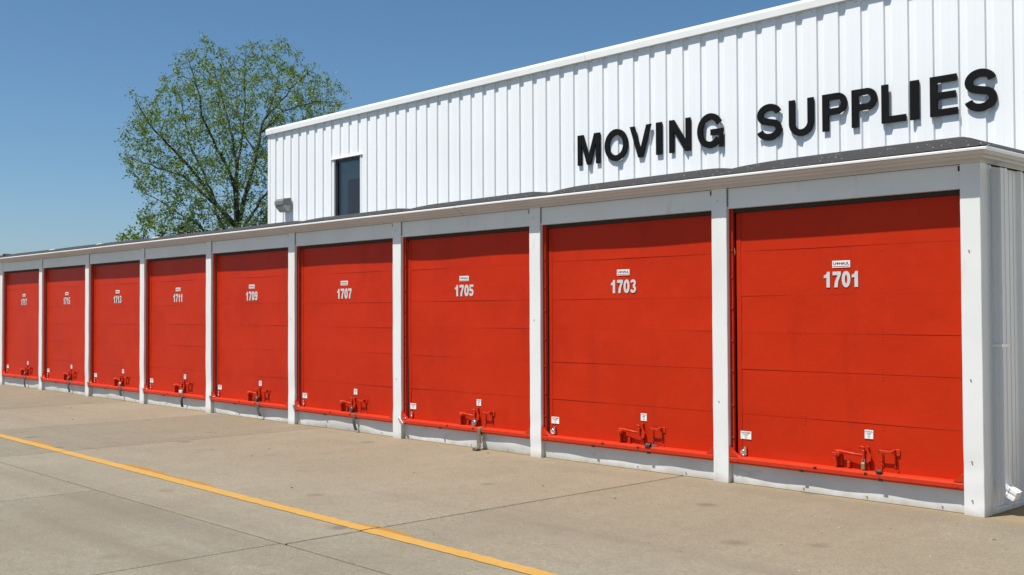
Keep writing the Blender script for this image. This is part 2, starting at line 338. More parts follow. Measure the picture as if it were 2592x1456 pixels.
# ------------------------------------------------------------------ glyphs (x right, z up, unit height)
def glyph(b, ch, x0, z0, W, H, y0, y1, mi=0, t=.19):
    sub = MB(); g = W/H                                        # glyph drawn in unit height, width g
    def rb(path, wd=t, dy=0., closed=False): sub.ribbon(path, wd, y0-dy, y1, 0, closed)
    def pr(poly, dy=0.): sub.prism(poly, y0-dy, y1)
    th = t*.92
    if ch == 'I': pr([(0, 0), (g, 0), (g, 1), (0, 1)])
    elif ch == 'L': pr([(0, 0), (g, 0), (g, th), (t, th), (t, 1), (0, 1)])
    elif ch == 'E': pr([(0, 0), (g, 0), (g, th), (t, th), (t, .42), (g*.93, .42), (g*.93, .42+th), (t, .42+th), (t, 1-th), (g*.97, 1-th), (g*.97, 1), (0, 1)])
    elif ch == 'N': pr([(0, 0), (t*.95, 0), (t*.95, .66), (g-t*.98, 0), (g, 0), (g, 1), (g-t*.95, 1), (g-t*.95, .34), (t*.98, 1), (0, 1)])
    elif ch == 'M': pr([(0, 0), (t*.92, 0), (t*.92, .72), (g/2-t*.42, 0), (g/2+t*.42, 0), (g-t*.92, .72), (g-t*.92, 0), (g, 0), (g, 1), (g-t*1.35, 1), (g/2, .30), (t*1.35, 1), (0, 1)])
    elif ch == 'V': pr([(g/2-t*.5, 0), (g/2+t*.5, 0), (g, 1), (g-t*1.02, 1), (g/2, .26), (t*1.02, 1), (0, 1)])
    elif ch == 'O': rb(ell(g/2, .5, g/2-t/2, .5-t/2, 0, 360, 40)[:-1], closed=True)
    elif ch == 'U':
        rx = g/2-t/2; rb([(t/2, 1), (t/2, .7)]+ell(g/2, .36, rx, .36-t/2+.02, 180, 360, 22)+[(g-t/2, .7), (g-t/2, 1)])
    elif ch == 'P':
        pr([(0, 0), (t, 0), (t, 1), (0, 1)]); rr = (.57-th)/2
        rb([(t, 1-th/2), (g-rr-th/2-.02, 1-th/2)]+ell(g-rr-t/2, 1-th/2-rr, rr, rr, 88, -88, 18)+[(g-rr-th/2-.02, .43+th/2), (t, .43+th/2)], th)
    elif ch == 'G':
        rx, ry = g/2-t/2, .5-t/2
        rb(ell(g/2, .5, rx, ry, 28, 322, 34)); pr([(g/2+.02, .36), (g-t*.75, .36), (g-t*.75, 0.0), (g, 0.0), (g, .53), (g/2+.02, .53)], .0006)
    elif ch == 'S':
        rx = g/2-t/2
        rb(ell(g/2, .705, rx*.96, .205, 12, 232, 20)+ell(g/2, .295, rx, .205, 52, -170, 20))
    elif ch == '1': pr([(g*.42, 0), (g*.86, 0), (g*.86, 1), (g*.52, 1), (g*.40, .84), (g*.08, .76), (g*.08, .60), (g*.42, .62)])
    elif ch == '7': pr([(g*.20, 0), (g*.60, 0), (g*.66, .34), (g*.98, .80), (g*.98, 1), (g*.02, 1), (g*.02, .77), (g*.60, .77), (g*.28, .34)])
    elif ch == '0': rb(ell(g/2, .5, g/2-.11, .5-.09, 0, 360, 30)[:-1], .21, 0, True)
    elif ch == '3':
        rb(ell(g*.46, .73, g*.46-.10, .18, 165, -90, 16), .19); rb(ell(g*.46, .29, g*.5-.10, .20, 90, -165, 16), .19, .0005)
    elif ch == '5':
        pr([(g*.12, .80), (g*.92, .80), (g*.92, 1), (g*.12, 1)]); pr([(g*.04, .44), (g*.36, .44), (g*.36, .9), (g*.12, .9)], .0004)
        rb(ell(g*.46, .31, g*.5-.11, .22, 130, -165, 18), .20, .0008)
    elif ch == '9':
        rb(ell(g/2, .69, g/2-.11, .21, 0, 360, 26)[:-1], .20, 0, True); rb([(g-.11, .70)]+ell(g/2, .32, g/2-.11, .22, 0, -165, 16), .20, .0006)
    for v in sub.v: b.v.append((x0+v[0]*H, v[1], z0+v[2]*H))
    k = len(b.v)-len(sub.v)
    for f in sub.f: b.f.append(tuple(k+i for i in f)); b.m.append(mi); b.sm.append(False)

_tc = {}
def text_into(b, s, x0, x1, z0, z1, y, mi, bold=.012):
    """flat printed text fitted into a rectangle on a plane facing -Y"""
    if s not in _tc:
        c = bpy.data.curves.new('txt', 'FONT'); c.body = s; c.offset = bold; c.resolution_u = 2
        o = bpy.data.objects.new('txt', c); COL.objects.link(o)
        me = bpy.data.meshes.new_from_object(o.evaluated_get(bpy.context.evaluated_depsgraph_get()))
        _tc[s] = ([tuple(v.co) for v in me.vertices], [tuple(p.vertices) for p in me.polygons])
        bpy.data.objects.remove(o); bpy.data.curves.remove(c); bpy.data.meshes.remove(me)
    V, F = _tc[s]; xs = [v[0] for v in V]; ys = [v[1] for v in V]
    a, c_, d, e = min(xs), max(xs), min(ys), max(ys); k = len(b.v)
    b.v += [(x0+(v[0]-a)/(c_-a)*(x1-x0), y, z0+(v[1]-d)/(e-d)*(z1-z0)) for v in V]
    for f in F: b.f.append(tuple(k+i for i in f)); b.m.append(mi); b.sm.append(False)

# ------------------------------------------------------------------ the setting: ground, pavement
gr = MB(); gr.face([(-1500, -1500, -.12), (1500, -1500, -.12), (1500, 1500, -.12), (-1500, 1500, -.12)])
tag(gr.build('ground', 'terrain'), kind='structure')
pv = MB(); pv.box(-33, 16, -16, 26, -.11, -.035)
pave = tag(pv.build('pavement', 'dirt'), kind='structure')
XA = [-32.6, -27.5, -24.4, -21.4, -18.5, -15.45, -12.07, -9.12, -2.95, 3.15, 9.2, 15.3]
XB = [-32.6, -30.4, -27.4, -24.35, -21.3, -18.3, -15.3, -12.15, -9.15, -6.11, -2.99, 0.1, 3.15, 6.2, 9.2, 12.3, 15.3]
def slab(x0, x1, y0, y1, g=.008):
    b = MB(); b.box(x0+g, x1-g, y0+g, y1-g, -.10, 0, 0, .005); return b.build('concrete_slab', 'concrete', pave)
for a, c in zip(XA[:-1], XA[1:]):
    gg = .003 if a == -12.07 or c == -12.07 else .0115
    slab(a, c, -4.35, .14 if c < 0 else .0115, gg)
    if a < 0 < c: slab(a+.010, -.06, -.001, .14, .0015)
    if c > 0: slab(max(a, -.058), c, -.007, 4.3)
for a, c in zip(XB[:-1], XB[1:]):
    slab(a, c, -8.7, -4.35); slab(a, c, -13.0, -8.7)

# painted line, interrupted at the joints, with an older ochre line peeping out beside it
def yline(x): return -3.485-.0195*(x+11.5) if x > -11.5 else -3.485
r = rnd(3)
cuts = [-26, -24.4, -21.4, -18.5, -15.45, -12.07, -9.12, -2.95, 3.15, 9]
for a, c in zip(cuts[:-1], cuts[1:]):
    n = int((c-a)/.06); b = MB(); P0 = []; P1 = []
    for i in range(n+1):
        x = a+.009+(c-a-.018)*i/n; y = yline(x)
        P0.append((x, y-.064+r.uniform(-.006, .006), .004)); P1.append((x, y+.060+r.uniform(-.008, .008), .004))
    b.grid([P0, P1], 0, False); b.build('painted_line', 'yellow', pave)
    b = MB(); P0 = []; P1 = []
    for i in range(n+1):
        x = a+.009+(c-a-.018)*i/n; y = yline(x)
        k = max(0, math.sin(x*1.7+.4)*.6+math.sin(x*4.3+1)*.5+math.sin(x*.63)*.35)
        P0.append((x, y+.02, .002)); P1.append((x, y+.066+.10*min(1, k*1.2)*r.uniform(.7, 1.1), .002))
    b.grid([P0, P1], 0, False); b.build('old_painted_line', 'oldyellow', pave)

# loose grit and leaf bits
r = rnd(11); b = MB()
for i in range(900):
    x = r.uniform(-16, 1.5); y = -.12-abs(r.gauss(0, 2.2)); 
    if y < -7: continue
    s = r.uniform(.003, .0095); k = 1 if r.random() < .45 else 0
    if k and r.random() < .10: s *= 2.6
    a = r.uniform(0, 6.28); h = s*r.uniform(.25, .6)
    pts = [(x+s*math.cos(a+q*1.57+r.uniform(-.3, .3))*r.uniform(.6, 1.1), y+s*math.sin(a+q*1.57)*r.uniform(.5, 1), .0012) for q in range(4)]
    top = (x, y, h)
    for q in range(4): b.face([pts[q], pts[(q+1) % 4], top], k)
M['grit'] = mat('pale_grit', (.40, .375, .33), .8); M['litter'] = mat('brown_litter', (.12, .08, .05), .9)
tag(b.build('loose_grit', ['grit', 'litter']), 'scattered pale grit and brown leaf bits on the concrete', 'grit', kind='stuff')

# ------------------------------------------------------------------ storage building
SB = bpy.data.objects.new('storage_building', None); COL.objects.link(SB)
tag(SB, 'long low storage building with white posts and red roll-up doors in a row', 'building')
XR = [-.012, -2.372, -4.833, -7.331, -9.821, -12.294, -14.732, -17.164, -19.597, -22.019, -24.45, -26.9]   # right edge of each post
PW = [.160]+[.171]*11
ZS, ZH, ZD = 2.73, 2.54, 2.825        # soffit/header line, door head, drip edge
YO = -.145                            # drip edge overhang
YD = .09                              # door face
D = 3.9                               # main wall face

# posts
for i, (xr, pw) in enumerate(zip(XR, PW)):
    r = rnd(100+i); b = MB(); xl = xr-pw; N = 26
    dent = [(r.uniform(0.05, .5), r.uniform(.002, .006), r.uniform(.04, .12)) for _ in range(2)]
    def off(z, x):
        o = .0012*math.sin(z*7+i)+.001*math.sin(z*17+x*30)
        for zc, a, wd in dent: o += a*math.exp(-((z-zc)/wd)**2)
        return o
    zs = sorted(set([0, .03, .08, .13, .18, .23, .28, .33, .38, .45, .55]+[.55+(2.729-.55)*k/14 for k in range(15)]))
    F = [[(x, off(z, x), z) for x in (xl+.004, xl+pw*.33, xl+pw*.66, xr-.004)] for z in zs]
    b.grid(F, 0, True)
    b.grid([[(xl, .004+off(z, xl), z), (xl+.004, off(z, xl+.004), z)] for z in zs], 0, False)
    b.grid([[(xr-.004, off(z, xr-.004), z), (xr, .004+off(z, xr), z)] for z in zs], 0, False)
    b.grid([[(xl, .12, z), (xl, .004+off(z, xl), z)] for z in zs], 0, False)
    b.grid([[(xr, .004+off(z, xr), z), (xr, .12, z)] for z in zs], 0, False)
    p = b.build('post', 'white', SB)
    if i < 9:
        s = MB()
        for z in ([.12, .42, 1.05, 2.05] if i == 0 else [2.62, .75 if i % 2 else 1.5]):
            s.tube([(xl+pw*.42, .006, z), (xl+pw*.42, -.006, z)], .006 if i == 0 else .005, 7)
        s.build('screw', 'steel', p)['kind'] = 'stuff'
        if i:
            s = MB()
            for k in range(9): s.box(xr+.003, xr+.012, .004, .014, ZH+.02+k*.02, ZH+.031+k*.02)
            s.build('rivet_strip', 'darksteel', p)['kind'] = 'stuff'
        s = MB(); s.box(xl-.016, xl-.004, .006, .016, ZS-.052, ZS-.012); s.build('header_gap', 'black', p)  # black box painted in for the dark gap at the header joint

tan_red = 'red'
STRAP = {}
def build_door(i):
    xl, xr = XR[i+1], XR[i]-PW[i]; num = 1701+2*i; r = rnd(500+i)
    # backing keeps the recess dark; also carries the top seal and side stops
    b = MB(); b.box(xl, xr, .135, .15, .05, ZH, 0); 
    b.box(xl+.002, xr-.002, .07, .132, 2.502, ZH-.002, 1)
    d = b.build('door', ['dark', 'seal'], SB)
    if i < 9: d['label'] = 'orange-red sectional roll-up door numbered %d' % num
    wv = waves(700+i, 6, (.3, 1.5), (.1, 1.2)); amp = r.uniform(.006, .010)
    zb = [2.50, 2.13, 1.727, 1.397, 1.050, .645, .236]
    zb = [zb[0]]+[z+r.uniform(-.012, .012) for z in zb[1:-1]]+[zb[-1]]
    x0, x1 = xl+.046, xr-.006
    for k in range(6):
        zt, zl = zb[k]+(.006 if k else -.001), zb[k+1]; b = MB(); NX, NZ = 20, 5
        tilt = r.uniform(.0003, .0019); bow = r.uniform(-.003, .003); sag = r.uniform(-.0025, .0025)
        lift = [r.uniform(0, 1) for _ in range(3)]
        def py(x, z):
            u = (z-zl)/(zt-zl); 
            e = .004*max(0, 1-u*6)*max(0, math.sin(2.1*x+lift[0]*6))                 # lower edge curls forward here and there
            return YD+amp*wv(x, z)+.0015*math.sin(u*math.pi)*math.sin(x*2+lift[1]*6)-e*.5+tilt*u
        def pz(u, x): 
            t = (x-x0)/(x1-x0); return zl+(zt-zl)*u+sag*math.sin(t*math.pi)*(1-u)*0+bow*0
        G = [[(x0+(x1-x0)*a/NX, py(x0+(x1-x0)*a/NX, zl+(zt-zl)*c/NZ), zl+(zt-zl)*c/NZ) for a in range(NX+1)] for c in range(NZ+1)]
        G[0] = [(x, y, z+.0045*wv(x*1.7+k, 3)) for x, y, z in G[0]]
        b.grid(G, 0, True)
        b.grid([[(x, y+.03, z) for x, y, z in G[0]], G[0]], 0, False); b.grid([G[-1], [(x, y+.03, z) for x, y, z in G[-1]]], 0, False)
        b.grid([[(row[0][0], row[0][1]+.03, row[0][2]), row[0]] for row in G], 0, False)
        b.grid([[row[-1], (row[-1][0], row[-1][1]+.03, row[-1][2])] for row in G], 0, False)
        pn = b.build('door_panel', 'red', d)
    # edge strips and rivets
    for xx, ww in ((x0+.002, .048), (x1-.034, .030)):
        b = MB(); zs = [zb[6]+.012+(zb[0]-zb[6]-.024)*q/24 for q in range(25)]
        f = lambda x, z: YD+amp*wv(x, z)-.0035
        b.grid([[(xx, f(xx, z)+.008, z), (xx+.001, f(xx, z), z), (xx+ww-.001, f(xx+ww, z), z), (xx+ww, f(xx+ww, z)+.008, z)] for z in zs], 0, False)
        b.build('edge_strip', 'red', d)
    b = MB()
    for rel in (.756, 1.49):
        for k in range(1, 6):
            for dz in (-.045, -.02, .022, .052):
                if r.random() < .2: continue
                x = xl+rel+r.uniform(-.004, .004); z = zb[k]+dz; y = YD+amp*wv(x, z)-.0028
                b.tube([(x, y+.01, z), (x, y, z)], [.0065, .0035], 6)
    b.build('rivet', 'red_gloss', d)['kind'] = 'stuff'
    # track at the left with bracket studs
    b = MB(); b.box(xl+.001, xl+.030, .052, .086, .25, ZH-.003, 0, .004)
    b.box(xl+.001, xl+.010, .040, .051, .25, ZH-.003, 0)
    for k in range(7): z = .42+k*.29+r.uniform(-.03, .03); b.box(xl+.008, xl+.030, .044, .053, z, z+.014, 0, .002)
    b.build('track', 'red_gloss', d)
    # bumper bar with gussets and slots
    b = MB(); prof = [(.09, .186), (.018, .186), (.006, .192), (.001, .204), (.001, .234), (.007, .247), (.020, .253), (.09, .253)]
    bw = waves(900+i, 3, (.2, .6), (0, .1)); xa, xb = xl+.004, xr-.004; NX = 14
    G = [[(xa+(xb-xa)*a/NX, y, z+.004*bw(xa+(xb-xa)*a/NX, 0)) for y, z in prof] for a in range(NX+1)]
    b.grid(G, 0, False, flip=False); b.face(G[0]); b.face(G[-1][::-1])
    b.prism([(xa, .25), (xa+.10, .25), (xa+.03, .30), (xa, .34)], .004, .05); b.prism([(xb-.08, .25), (xb, .25), (xb, .31), (xb-.02, .31)], .004, .05)
    for xx in (xa+.03, xa+.09, xb-.05): b.tube([(xx, .01, .215), (xx, -.004, .215)], .009, 7)
    bar = b.build('bumper_bar', 'red_gloss', d)
    for rel, z0, z1, ww in ((.763, .183, .206, .034), (.90, .222, .242, .028), (1.373, .222, .242, .028), (1.504, .183, .208, .038)):
        b = MB(); b.box(xl+rel-ww/2, xl+rel+ww/2, -.0008, .03, z0, z1); b.build('bar_slot', 'black', d)  # solid black box, its colour standing in for the shade inside a hole
    # buckled base sheet under the bar
    wb = waves(1100+i, 4, (.5, 1.4), (.0, .3)); b = MB(); NX = 44
    def by(x, z): return .058+.030*wb(x, 0)*min(1, (z+.03)/.12)+.003*math.sin(x*9+i)
    zz = [.004, .03, .06, .09, .12, .15, .20]
    b.grid([[(xl+.002+(xr-xl-.004)*a/NX, by(xl+(xr-xl)*a/NX, z), z) for a in range(NX+1)] for z in zz], 0, True)
    b.grid([[(xl+.002+(xr-xl-.004)*a/NX, by(xl+(xr-xl)*a/NX, .004)+.02, .004) for a in range(NX+1)], [(xl+.002+(xr-xl-.004)*a/NX, by(xl+(xr-xl)*a/NX, .004), .004) for a in range(NX+1)]], 0, False)
    bs = b.build('base_panel', 'base', SB)
    b = MB()
    for rel in (.75, 1.31, 1.95):
        x = xl+rel+r.uniform(-.06, .06); b.tube([(x, by(x, .03)+.004, .035), (x, by(x, .03)-.008, .035)], .006, 6)
    b.build('screw', 'steel', bs)['kind'] = 'stuff'
    # header sheet
    hw = waves(1300+i, 4, (.4, 1.2), (.1, 1)); b = MB()
    xs = [xl+.0015+(xr-xl-.003)*a/16 for a in range(17)]
    b.grid([[(x, .014+.002*hw(x, z), z) for x in xs] for z in (ZH, ZH+.045, ZH+.05, ZH+.1, ZH+.15, ZS-.002)], 0, True)
    b.grid([[(x, .10, ZH) for x in xs], [(x, .014+.002*hw(x, ZH), ZH) for x in xs]], 0, False)
    b.build('header_panel', 'white', SB)
    if i >= 9: return d
    # number and emblem plate
    yn = lambda x, z: YD+amp*wv(x, z)
    cx = xl+1.12; yf = min(yn(cx-.15, 1.85), yn(cx+.15, 1.85), yn(cx, 1.85), yn(cx, 1.9))-.0045
    b = MB(); s = str(num); W = .082
    for k, ch in enumerate(s): glyph(b, ch, cx-.172+k*.0885, 1.778+(.012 if i == 0 else 0), W if ch != '1' else .074, .136, yf, yf+.003, 0)
    b.build('number', 'number', d)
    yf = min(yn(cx-.08, 1.99), yn(cx+.08, 1.99))-.004; b = MB(); z0 = 1.958
    b.box(cx-.085, cx+.085, yf, yf+.004, z0, z0+.060, 0, .0015); y = yf-.0008
    text_into(b, 'U', cx-.076, cx-.048, z0+.024, z0+.050, y, 1, .03)
    text_into(b, 'HAUL', cx-.017, cx+.076, z0+.024, z0+.050, y, 1, .03)
    for q in (((cx-.046, z0+.033), (cx-.019, z0+.040)), ((cx-.037, z0+.025), (cx-.029, z0+.049))):
        b.face([(q[0][0], y-.0002*(q[0][0] > cx-.04), q[0][1]), (q[1][0], y-.0002*(q[0][0] > cx-.04), q[0][1]), (q[1][0], y-.0002*(q[0][0] > cx-.04), q[1][1]), (q[0][0], y-.0002*(q[0][0] > cx-.04), q[1][1])], 1)
    b.face([(cx-.079, y, z0+.009), (cx+.079, y, z0+.009), (cx+.079, y, z0+.015), (cx-.079, y, z0+.015)], 2)
    b.build('logo_plate', ['plate', 'ink', 'inkred'], d)
    # stickers
    def sticker(c0, c1, z0, z1, l1):
        yf = min(yn(c0, z0), yn(c1, z1), yn(c0, z1), yn(c1, z0))-.0045; b = MB(); b.box(c0, c1, yf, yf+.003, z0, z1, 0, .001); h = z1-z0; ww = c1-c0; y = yf-.0008
        text_into(b, l1, c0+.05*ww, c1-.05*ww, z0+.74*h, z0+.90*h, y, 1, .02); text_into(b, 'LOCK', c0+.24*ww, c1-.24*ww, z0+.50*h, z0+.67*h, y, 1, .02)
        c = (c0+c1)/2; q = .085*h
        outer = [(c-q, z0+.42*h), (c+q, z0+.42*h), (c+q, z0+.27*h), (c+2*q, z0+.27*h), (c, z0+.07*h), (c-2*q, z0+.27*h), (c-q, z0+.27*h)]
        for j in range(len(outer)):
            a, e = Vector(outer[j]), Vector(outer[(j+1) % len(outer)]); t = (e-a).normalized(); nn = Vector((-t.y, t.x))*.0011
            b.face([(a.x+nn.x, y, a.y+nn.y), (a.x-nn.x, y, a.y-nn.y), (e.x-nn.x, y, e.y-nn.y), (e.x+nn.x, y, e.y+nn.y)], 1)
        b.build('sticker', ['plate', 'ink'], d)
    dz = .035 if i == 0 else 0
    sticker(xl+.077, xl+.194, .375+dz, .447+dz, 'CUSTOMER'); sticker(xl+1.342-.02*(i == 0), xl+1.42-.02*(i == 0), .492+dz*.6, .566+dz*.6, 'U-HAUL')
    # latch
    b = MB(); ox = xl+(0 if i == 0 else .02); y0 = YD-.002
    b.box(ox+1.065, ox+1.085, YD-.05, y0, .252, .375, 0, .004)                      # left bracket post
    b.box(ox+1.062, ox+1.115, YD-.010, y0+.002, .262, .40, 0, .003)
    b.tube([(ox+1.09, y0, .372), (ox+1.09, YD-.062, .372)], .026, 14); b.tube([(ox+1.09, YD-.060, .372), (ox+1.09, YD-.068, .372)], [.013, .010], 10)
    b.tube([(ox+1.05, YD-.035, .395), (ox+1.11, YD-.040, .393), (ox+1.20, YD-.042, .385), (ox+1.335, YD-.045, .372)], [.008, .012, .0105, .009], 8)
    b.box(ox+1.105, ox+1.325, YD-.048, YD-.040, .372, .388, 0, .003)
    b.box(ox+1.165, ox+1.195, YD-.026, y0, .255, .312, 0, .006)
    b.tube([(ox+1.035, YD-.03, .372), (ox+1.055, YD-.035, .365)], .008, 6); b.tube([(ox+1.045, YD-.03, .325), (ox+1.07, YD-.03, .318)], .009, 6)
    b.box(ox+1.325, ox+1.347, YD-.060, y0, .345, .422, 0, .006); b.box(ox+1.349, ox+1.365, YD-.026, y0, .295, .475 if i % 3 else .455, 0, .006)
    b.tube([(ox+1.300, YD-.045, .440), (ox+1.325, YD-.055, .448), (ox+1.350, YD-.045, .430)], .009, 8)
    b.prism([(ox+1.352, .31), (ox+1.392, .335), (ox+1.395, .375), (ox+1.372, .415), (ox+1.350, .42)], YD-.036, YD-.022)
    b.box(ox+1.33, ox+1.37, YD-.02, y0, .255, .31, 0, .004)
    b.build('latch', 'red_gloss', d)
    b = MB(); hx = ox+1.47
    b.box(hx, hx+.130, YD-.050, YD-.042, .410, .434, 0, .003); b.box(hx+.130, hx+.168, YD-.010, y0, .392, .448, 0, .003); b.box(hx+.115, hx+.135, YD-.05, y0, .400, .446, 0, .004)
    b.box(hx, hx+.012, YD-.05, y0, .408, .438, 0, .003); b.box(hx+.012, hx+.022, YD-.008, y0, .30, .405); b.box(hx+.12, hx+.130, YD-.008, y0, .30, .39)
    for q in (.28, .315, .345): b.tube([(hx+.005, y0, q), (hx+.005, YD-.014, q)], [.007, .005], 6)
    b.tube([(hx+.15, y0, .27), (hx+.15, YD-.012, .27)], [.007, .005], 6)
    b.build('latch_hook', 'red_gloss', d)
    # chrome lock hasp
    b = MB(); hx = xl+.115
    if i in (0, 1):
        b.tube([(hx, YD-.006, .29), (hx, YD-.020, .29), (hx-.002, YD-.036, .29)], [.034, .034, .022], 14); b.tube([(hx+.004, YD-.036, .296), (hx+.004, YD-.043, .296)], .010, 8)
        b.box(hx+.005, hx+.032, YD-.03, y0, .295, .348, 0, .008); b.box(hx-.035, hx+.025, YD-.045, YD-.004, .256, .264, 0, .003); b.box(hx+.018, hx+.034, YD-.026, y0, .262, .30, 0, .004)
    else:
        b.tube([(hx, y0, .318), (hx, YD-.02, .318)], [.022, .017], 10); b.box(hx-.004, hx+.020, YD-.026, y0, .325, .352, 0, .006); b.tube([(hx+.006, y0, .29), (hx+.006, YD-.02, .288)], [.015, .011], 9)
    b.build('lock_hasp', 'chrome', d)
    if i in (2, 3, 4, 5, 6, 7):      # lever of the hasp lying over the end of the bar
        b = MB(); q = (.035 if i == 2 else .022)
        def tf(p, c=(xl+.012, -.008, .225)): 
            v = Matrix.Rotation(R(38 if i == 2 else 62), 3, 'Y') @ Vector(p); return (c[0]+v.x, c[1]+v.y, c[2]+v.z)
        b.box(-.060, .055, -.012, .006, -q/2, q/2, 0, .005, tf); b.tube([(xl+.04, .005, .258), (xl+.10, .012, .262)], .007, 6)
        b.build('lock_lever', 'chrome' if i == 2 else 'steel', d)
    # pull strap
    b = MB(); sx = xl+1.50
    def band(path, wd, tw=0.0, th=.004):
        P = [Vector(p) for p in path]; rows = []
        for k, p in enumerate(P):
            a = tw*k/(len(P)-1); dx = Vector((math.cos(a), math.sin(a), 0))*wd/2; rows.append([p-dx, p-dx*.3, p+dx*.3, p+dx])
        b.grid(rows, 0, True); b.grid([[q+Vector((0, th, 0)) for q in rw] for rw in rows], 0, True, flip=True)
    if i == 0: b.tube([(sx-.035, .008, .262), (sx, .004, .262), (sx+.02, .012, .258)], [.013, .014, .011], 8); sm = 'strap_black'
    elif i == 1:
        th_ = [k*2*math.pi*1.6/26 for k in range(27)]
        band([(sx-.01+.02*k/26, .015+(.030-.0004*k)*math.sin(t), .262+(.030-.0004*k)*math.cos(t)) for k, t in enumerate(th_)], .058); b.tube([(sx+.02, .03, .262), (sx+.06, .06, .255), (sx+.085, .07, .262)], [.022, .012, .006], 8); sm = 'strap_black'
    elif i == 2:
        band([(sx+.02, .06, .262), (sx+.015, .03, .262), (sx, .008, .260), (sx-.01, -.008, .24), (sx-.014, -.012, .20), (sx-.012, -.02, .15), (sx+.002, -.03, .10), (sx+.02, -.04, .05), (sx+.03, -.06, .018), (sx+.045, -.10, .012), (sx+.055, -.13, .03)], .044, .6); 
        band([(sx+.01, .02, .20), (sx+.03, .0, .14), (sx+.03, -.02, .08), (sx+.02, -.05, .03), (sx+.06, -.09, .022)], .036, -.4); b.box(sx+.0, sx+.08, -.13, -.06, .002, .034, 0, .008); sm = 'strap_tan'
    else:
        e = r.uniform(-.05, .03); L_ = {3: .03, 4: .05, 5: .035, 6: .09, 7: .03, 8: .02}[i]
        band([(sx+.03, .06, .262), (sx+.015, .03, .264), (sx, .008, .260), (sx-.012, -.008, .235), (sx-.016, -.014, .19), (sx-.012+e*.4, -.018, .13), (sx+e*.8, -.012, (.13+L_)/2), (sx+.01+e, 0.0, L_)], .038, r.uniform(.5, 1.3)); sm = 'strap_dark'
    b.build('pull_strap', sm, d)
    return d
for i in range(11): build_door(i)

# padlocks on the latches
def padlock(i, kind, m, label):
    o = XR[i+1]+1.335+(0 if i == 0 else .02); e = bpy.data.objects.new('padlock', None); COL.objects.link(e); e.location = (o, YD-.05, .262)
    b = MB()
    if kind == 'bar': b.box(-.018, .016, -.014, .010, 0, .055, 0, .004)
    elif kind == 'tag': b.box(-.060, .045, -.020, .006, -.002, .046, 0, .005); b.box(-.062, .047, -.016, .002, -.007, -.0025, 1, .001)
    else: b.tube([(0, .010, .030), (0, -.012, .030), (0, -.018, .030)], [.038, .038, .030], 18); b.tube([(0, -.0175, .030), (0, -.021, .030)], .010, 8)
    b.build('body', [m, 'black'], e)
    b = MB(); h = .055 if kind != 'disc' else .06
    b.tube([(-.011, -.002, h-.012), (-.012, -.002, h+.022), (-.006, -.002, h+.036), (.006, -.002, h+.036), (.012, -.002, h+.022), (.011, -.002, h-.012)], .0042, 7); b.build('shackle', 'steel', e)
    return tag(e, label, 'padlock', 'padlocks on the door latches')
padlock(0, 'bar', 'brass', 'small brass padlock hanging on the latch of door 1701')
padlock(2, 'disc', 'steel', 'round grey steel padlock on the latch of door 1705')
padlock(3, 'disc', 'darksteel', 'scuffed dark round padlock on the latch of door 1707')
padlock(4, 'disc', 'darksteel', 'dark round padlock on the latch of door 1709')
padlock(5, 'tag', 'palegreen', 'pale green block padlock on the latch of door 1711')
padlock(6, 'disc', 'steel', 'round grey padlock on the latch of door 1713')
padlock(7, 'disc', 'darksteel', 'dark round padlock on the latch of door 1715')
padlock(8, 'disc', 'darksteel', 'dark round padlock on the latch of door 1717')

# eave: sloping soffit with beads, drip edge; front run and side run mitred at the corner
XE = XR[11]-PW[11]-.02
CX = .10                                   # eave corner x
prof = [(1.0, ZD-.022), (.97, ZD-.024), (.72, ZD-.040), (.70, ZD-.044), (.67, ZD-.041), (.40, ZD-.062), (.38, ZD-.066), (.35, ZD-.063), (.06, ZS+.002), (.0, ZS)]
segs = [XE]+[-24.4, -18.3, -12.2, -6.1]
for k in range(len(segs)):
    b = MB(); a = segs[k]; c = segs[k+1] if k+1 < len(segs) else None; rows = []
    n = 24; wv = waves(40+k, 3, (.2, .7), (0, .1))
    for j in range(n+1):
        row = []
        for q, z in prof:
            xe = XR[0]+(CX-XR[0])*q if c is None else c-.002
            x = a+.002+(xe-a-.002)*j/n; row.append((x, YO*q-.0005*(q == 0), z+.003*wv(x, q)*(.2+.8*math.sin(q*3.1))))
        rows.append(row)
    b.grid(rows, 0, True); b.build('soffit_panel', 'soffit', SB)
    b = MB(); xe = CX+.004 if c is None else c-.002
    N2 = 30; wv2 = waves(60+k, 3, (.3, .9), (0, .1))
    P = [[(a+.002+(xe-a-.002)*j/N2, yy, zz+.003*wv2(a+(xe-a)*j/N2, 0)) for yy, zz in ((YO+.02, ZD-.0225), (YO-.002, ZD-.0165), (YO-.004, ZD-.004), (YO-.002, ZD+.004), (YO+.06, ZD+.018))] for j in range(N2+1)]
    b.grid(P, 0, False); b.build('drip_edge', 'trim', SB)
b = MB(); n = 16; rows = []
for j in range(n+1):
    row = []
    for q, z in prof: y0 = YO*q; row.append((XR[0]+(CX-XR[0])*q, y0+(3.85-y0)*j/n, z))
    rows.append(row)
b.grid(rows, 0, True); b.build('soffit_panel', 'soffit', SB)
b = MB(); b.grid([[(xx, YO-.006+(3.85-YO)*j/n, zz) for xx, zz in ((CX-.02, ZD-.0235), (CX+.004, ZD-.0245), (CX+.006, ZD-.004), (CX+.003, ZD+.006), (CX-.06, ZD+.018))] for j in range(n+1)], 0, False); b.build('drip_edge', 'trim', SB)

